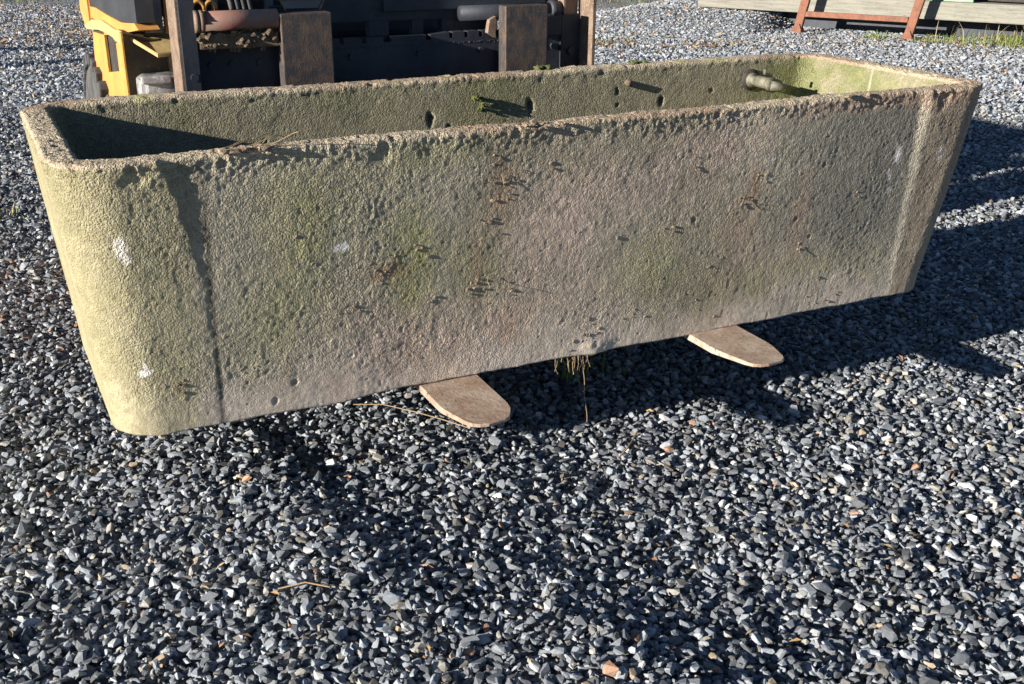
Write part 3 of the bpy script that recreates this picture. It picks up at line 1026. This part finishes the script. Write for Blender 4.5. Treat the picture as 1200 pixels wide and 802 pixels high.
m.prism([(-.893, 1.84, .90), (-.893, 1.84, 1.10), (-.898, 1.99, 1.10), (-.905, 1.98, .95), (-.900, 1.92, .895)], (.06, 0, 0), .006)
lpart(m, 'corner_cover', M['yellow'])
m = MB()
m.box(-.83, -.30, 1.52, 2.28, .965, 1.32, .03)
m.box(-.80, -.66, 1.40, 1.54, .972, 1.30, .02)
quad_prism([(1.84, .975), (1.84, 1.25), (1.24, 1.25), (1.24, .972), (1.42, .960), (1.60, .967), (1.76, .977)], m, .002, .05)
lpart(m, 'hood', M['black'])
m = MB()   # slot back and side boot
m.prism([sp_(y, z, -.011) for y, z in ((1.40, .40), (1.40, .93), (1.90, .93), (1.90, .40))], (.02, 0, 0))
lpart(m, 'inner_panel', M['iron'])
m = MB()
m.box(-.80, .42, 1.56, 2.25, .34, .86, .02)
lpart(m, 'chassis', M['dark'])
m = MB()
m.box(-.20, .30, 1.62, 2.2, .86, 1.10, .02)
lpart(m, 'engine_cover', M['dark'])
# bits seen between beam and hood
m = MB()
for xx, ww in ((-.60, .014), (-.44, .022), (-.39, .012), (-.30, .02)):
    m.box(xx, xx + ww, 1.30, 1.33, .90, 1.4, .002)
lpart(m, 'mast_brace', M['grey'])
m = MB()
for xx, rr in ((-.665, .018), (-.63, .016)):
    m.tube([(xx + rr * math.cos(a), 1.20, 1.005 + 1.4 * rr * math.sin(a)) for a in [2 * math.pi * k / 14 for k in range(15)]], .006, 8)
lpart(m, 'yellow_link', M['yellow'], True)
m = MB()
for k in range(4):
    xx = -.57 + .018 * k
    m.tube([(xx, 1.22, .90), (xx + .01, 1.215, .98), (xx + .005, 1.24, 1.04), (xx - .02, 1.26, 1.2)], .008, 8)
lpart(m, 'hydraulic_hose', M['rubber'], True)


def wheel(xc, yc, rad, wid):
    m = MB()
    m.tube([(xc - wid / 2, yc, rad), (xc - wid / 2 + .02, yc, rad), (xc + wid / 2 - .02, yc, rad), (xc + wid / 2, yc, rad)],
           [rad * .86, rad * .95, rad * .95, rad * .86], 40)
    for k in range(30):
        a = 2 * math.pi * k / 30
        rot = Matrix.Rotation(a, 3, 'X')
        m.box(xc - wid / 2 - .004, xc + wid / 2 + .004, yc - .022, yc + .022, rad + rad * .90, rad + rad * 1.0, .006, rot, (xc, yc, rad))
    t = lpart(m, 'wheel', M['rubber'], False, None, False)
    r_ = MB()
    r_.tube([(xc - wid / 2 - .006, yc, rad), (xc + wid / 2 + .006, yc, rad)], rad * .5, 24)
    r_.build('rim', M['yellow'], t)
    return t


wheel(-.785, 2.10, .395, .20)
wheel(.45, 2.02, .395, .20)


# ------------------------------------------------------------------ trestle and timber, far right
A0 = Vector((6.95, 7.49, 0)); U = Vector((.49066, -.87135, 0)); Nn = Vector((.87135, .49066, 0))


def P_(s, z, off):
    return A0 + U * s + Nn * off + Vector((0, 0, z))


trestle = empty('steel_trestle', A0)
tag(trestle, 'rusty orange steel trestle standing in front of grey timber', 'trestle')


def tpart(m, name, mat):
    o = m.build(name, mat, trestle)
    o.matrix_parent_inverse = Matrix.Translation(-A0)
    return o


for s0, s1 in ((.0, .14), (1.18, 1.33)):
    m = MB()
    q = [P_(s0 - .040, .0, 0), P_(s0 + .044, .0, 0), P_(s1 + .055, .78, 0), P_(s1 - .04, .78, 0)]
    m.prism(q, Nn * .06, .003)
    leg = tpart(m, 'leg', M['rust'])
    m = MB()
    m.prism([P_(s0 - .058, -.005, -.02), P_(s0 + .060, -.005, -.02), P_(s0 + .058, .03, -.02), P_(s0 + .034, .09, -.02), P_(s0 - .012, .09, -.02), P_(s0 - .052, .03, -.02)], Nn * .10, .003)
    m.build('foot_plate', M['rust'], leg)
m = MB()
m.prism([P_(.055, .168, .005), P_(1.17, .172, .005), P_(1.17, .226, .005), P_(.06, .222, .005)], Nn * .045, .003)
tpart(m, 'crossbar', M['rust'])
m = MB()
m.prism([P_(-.02, .78, -.02), P_(1.50, .78, -.02), P_(1.50, .86, -.02), P_(-.02, .86, -.02)], Nn * .1, .003)
tpart(m, 'top_bar', M['rust'])


def beam(name, s0, s1, z0, z1, off, th, mat, label, cat, tilt=0., grp=None):
    me_m = MB()
    me_m.prism([P_(s0, z0, off), P_(s1, z0 - tilt, off), P_(s1, z1 - tilt, off), P_(s0, z1, off)], Nn * th, .006)
    o = me_m.build(name, mat)
    return tag(o, label, cat, grp)


beam('timber_beam', -1.3, 1.16, .185, .43, .25, .22, M['timber'], 'long weathered grey timber beam behind the rusty trestle, lit by sun', 'beam')
beam('timber_beam', 1.17, 3.2, .195, .375, .245, .22, M['timber'], 'lower grey timber beam right of the trestle above grass tufts', 'beam')
beam('green_board', 1.18, 1.72, .380, .62, .27, .05, M['green'], 'pale green board lying on the grey timber beam', 'board')
beam('timber_block', 2.9, 3.1, -.02, .193, .30, .14, M['timber'], 'short timber block under the right timber beam, by the frame edge', 'block')
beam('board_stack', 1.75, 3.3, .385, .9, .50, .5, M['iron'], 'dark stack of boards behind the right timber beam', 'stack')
beam('shade_wall', -.4, 3.6, -.02, .60, .62, .15, M['dark'], 'dark low wall standing for the shaded void behind the timber beams', 'wall')  # added dark wall; its colour stands for the shadow under the beams


# ------------------------------------------------------------------ plants and litter
def blades(spots, seed, hmin, hmax, cols):
    r_ = np.random.default_rng(seed)
    V, F, K = [], [], []
    n0 = 0
    for (cx, cy, sx, sy, n) in spots:
        for _ in range(n):
            x, y = cx + r_.normal(0, sx), cy + r_.normal(0, sy)
            h = r_.uniform(hmin, hmax)
            a = r_.uniform(0, 6.28); ln = r_.uniform(.1, .8) * h
            wd = .0028 + .0015 * r_.random()
            d = np.array([math.cos(a), math.sin(a)]); e = np.array([-d[1], d[0]])
            z0 = float(ground_h(np.array([x]), np.array([y]))[0])
            c = np.array(cols[r_.integers(len(cols))]) * r_.uniform(.7, 1.3)
            for j, (f, ww) in enumerate(((0, 1), (.5, .8), (.85, .45), (1, .05))):
                p = np.array([x, y]) + d * ln * f * f
                for s in (-1, 1):
                    q = p + e * s * wd * ww
                    V.append((q[0], q[1], z0 + h * f * (1 - .15 * f))); K.append(c)
                if j:
                    F.append((n0 + 2 * j - 2, n0 + 2 * j - 1, n0 + 2 * j + 1, n0 + 2 * j))
            n0 += 8
    return np.array(V), np.array(F), np.array(K)


gr = [(.10, .19), (.18, .22)]
V, F, K = blades([(8.0, 9.6, .5, .5, 500), (7.6, 9.9, .4, .3, 300), (7.40, 6.75, .08, .10, 90), (7.70, 6.20, .15, .12, 160), (8.25, 5.75, .25, .25, 700), (8.6, 5.5, .3, .35, 700),
                  (8.7, 5.0, .3, .3, 600), (-.58, 15.0, .5, .3, 300), (.22, .46, .05, .04, 26), (-1.35, 3.0, .10, .10, 60), (4.6, 7.5, .25, .12, 60), (7.9, 11.5, .8, .3, 300)],
                 4, .02, .10, [(.13, .20, .04), (.20, .24, .06), (.30, .27, .10), (.08, .13, .03)])
tag(link('grass', np_mesh('grass', V, F, K, 'POINT'), M['leafy']), 'thin green and yellowing grass tufts at the gravel edge', 'grass', kind='stuff')
V, F, K = blades([(7.9, 6.3, .15, .15, 8), (8.4, 5.9, .3, .2, 22), (8.7, 5.6, .2, .2, 16)], 6, .15, .34, [(.45, .38, .22), (.38, .28, .15)])
tag(link('dry_grass', np_mesh('dry_grass', V, F, K, 'POINT'), M['leafy']), 'tall dry straw stalks in front of the shaded gap under the timber', 'dry grass', kind='stuff')


def litter():
    r_ = np.random.default_rng(9)
    V, F, K = [], [], []
    spots = [(-.3, 12.6, 1.0, 1.6, 900), (-.05, 10.2, .5, .7, 260), (.0, 9.4, .5, .5, 120), (4.45, 7.35, .22, .12, 70), (5.3, 6.8, .3, .14, 90), (6.4, 11.0, 1.2, .7, 400), (6.5, 6.5, .5, .3, 50),
             (8.0, 6.0, .5, .4, 120), (5.6, 8.4, 1.0, .5, 90), (-1.2, 1.6, .5, 1.2, 22), (-1.2, .0, .5, .5, 14), (.6, -.4, .8, .5, 26), (3.5, 1.5, 1.2, 1.0, 16), (1.30, -.12, .10, .04, 6), (8.2, 5.4, .5, .5, 150)]
    n0 = 0
    for (cx, cy, sx, sy, n) in spots:
        for _ in range(n):
            x, y = cx + r_.normal(0, sx), cy + r_.normal(0, sy)
            far = y > 4
            s = r_.uniform(.014, .034) if far else r_.uniform(.007, .015)
            a = r_.uniform(0, 6.28); tl = r_.normal(0, .35)
            d = np.array([math.cos(a), math.sin(a), tl]); e = np.array([-d[1], d[0], r_.normal(0, .3)])
            z = float(ground_h(np.array([x]), np.array([y]))[0]) + (.020 if far else .016)
            c = np.array([(.38, .24, .11), (.28, .14, .07), (.42, .33, .18), (.20, .11, .06)][r_.integers(4)]) * r_.uniform(.7, 1.2)
            p = np.array([x, y, z])
            pts = [p - d * s, p - d * s * .2 + e * s * .45, p + d * s, p - d * s * .1 - e * s * .45]
            pts[1][2] += s * .25; pts[3][2] += s * .2
            for q in pts:
                V.append(q); K.append(c)
            F.append((n0, n0 + 1, n0 + 2)); F.append((n0, n0 + 2, n0 + 3))
            n0 += 4
    tag(link('leaf_litter', np_mesh('leaf_litter', np.array(V), np.array(F), np.array(K), 'POINT'), M['leafy']),
        'small brown dead leaves and straw scattered over the gravel', 'leaf litter', kind='stuff')


litter()


def stem(name, pts, r, label):
    m = MB()
    z = [float(ground_h(np.array([p[0]]), np.array([p[1]]))[0]) for p in pts]
    m.tube([(p[0], p[1], zz + p[2]) for p, zz in zip(pts, z)], r, 6)
    o = m.build(name, M['root'])
    return tag(o, label, 'twig')


stem('twig', [(-.50, .46, .022), (-.43, .42, .026), (-.36, .35, .022), (-.31, .29, .02), (-.26, .23, .015)], .0014,
     'thin pale dry stem on gravel just left of the nearer fork tip')
stem('twig', [(.02, -.06, .02), (.06, -.04, .03), (.10, .0, .022), (.15, .05, .018)], .0024,
     'short brown twig on sunlit gravel right of the nearer fork tip')
stem('twig', [(-.92, -.32, .02), (-.87, -.34, .024), (-.83, -.37, .016)], .0016,
     'tiny reddish stem on dark gravel at lower left of the yard')

# unseen poles added left of the view to cast long shadows into it
for i, (x, y, h, lx, ly, lab) in enumerate(((-9.0, 8.0, 4.3, .3, .5, 'leaning wooden post added out of view to cast a shadow over the back gravel'),
                                            (-7.0, 7.1, 1.9, .1, .35, 'shorter leaning wooden post added out of view to cast a nearer shadow'))):
    m = MB()
    m.tube([(x, y, -.1), (x + lx * .5, y + ly * .6, h * .5), (x + lx, y + ly, h)], [.10, .085, .07], 12)
    tag(m.build('shadow_post', M['timber'], None, True), lab, 'post')
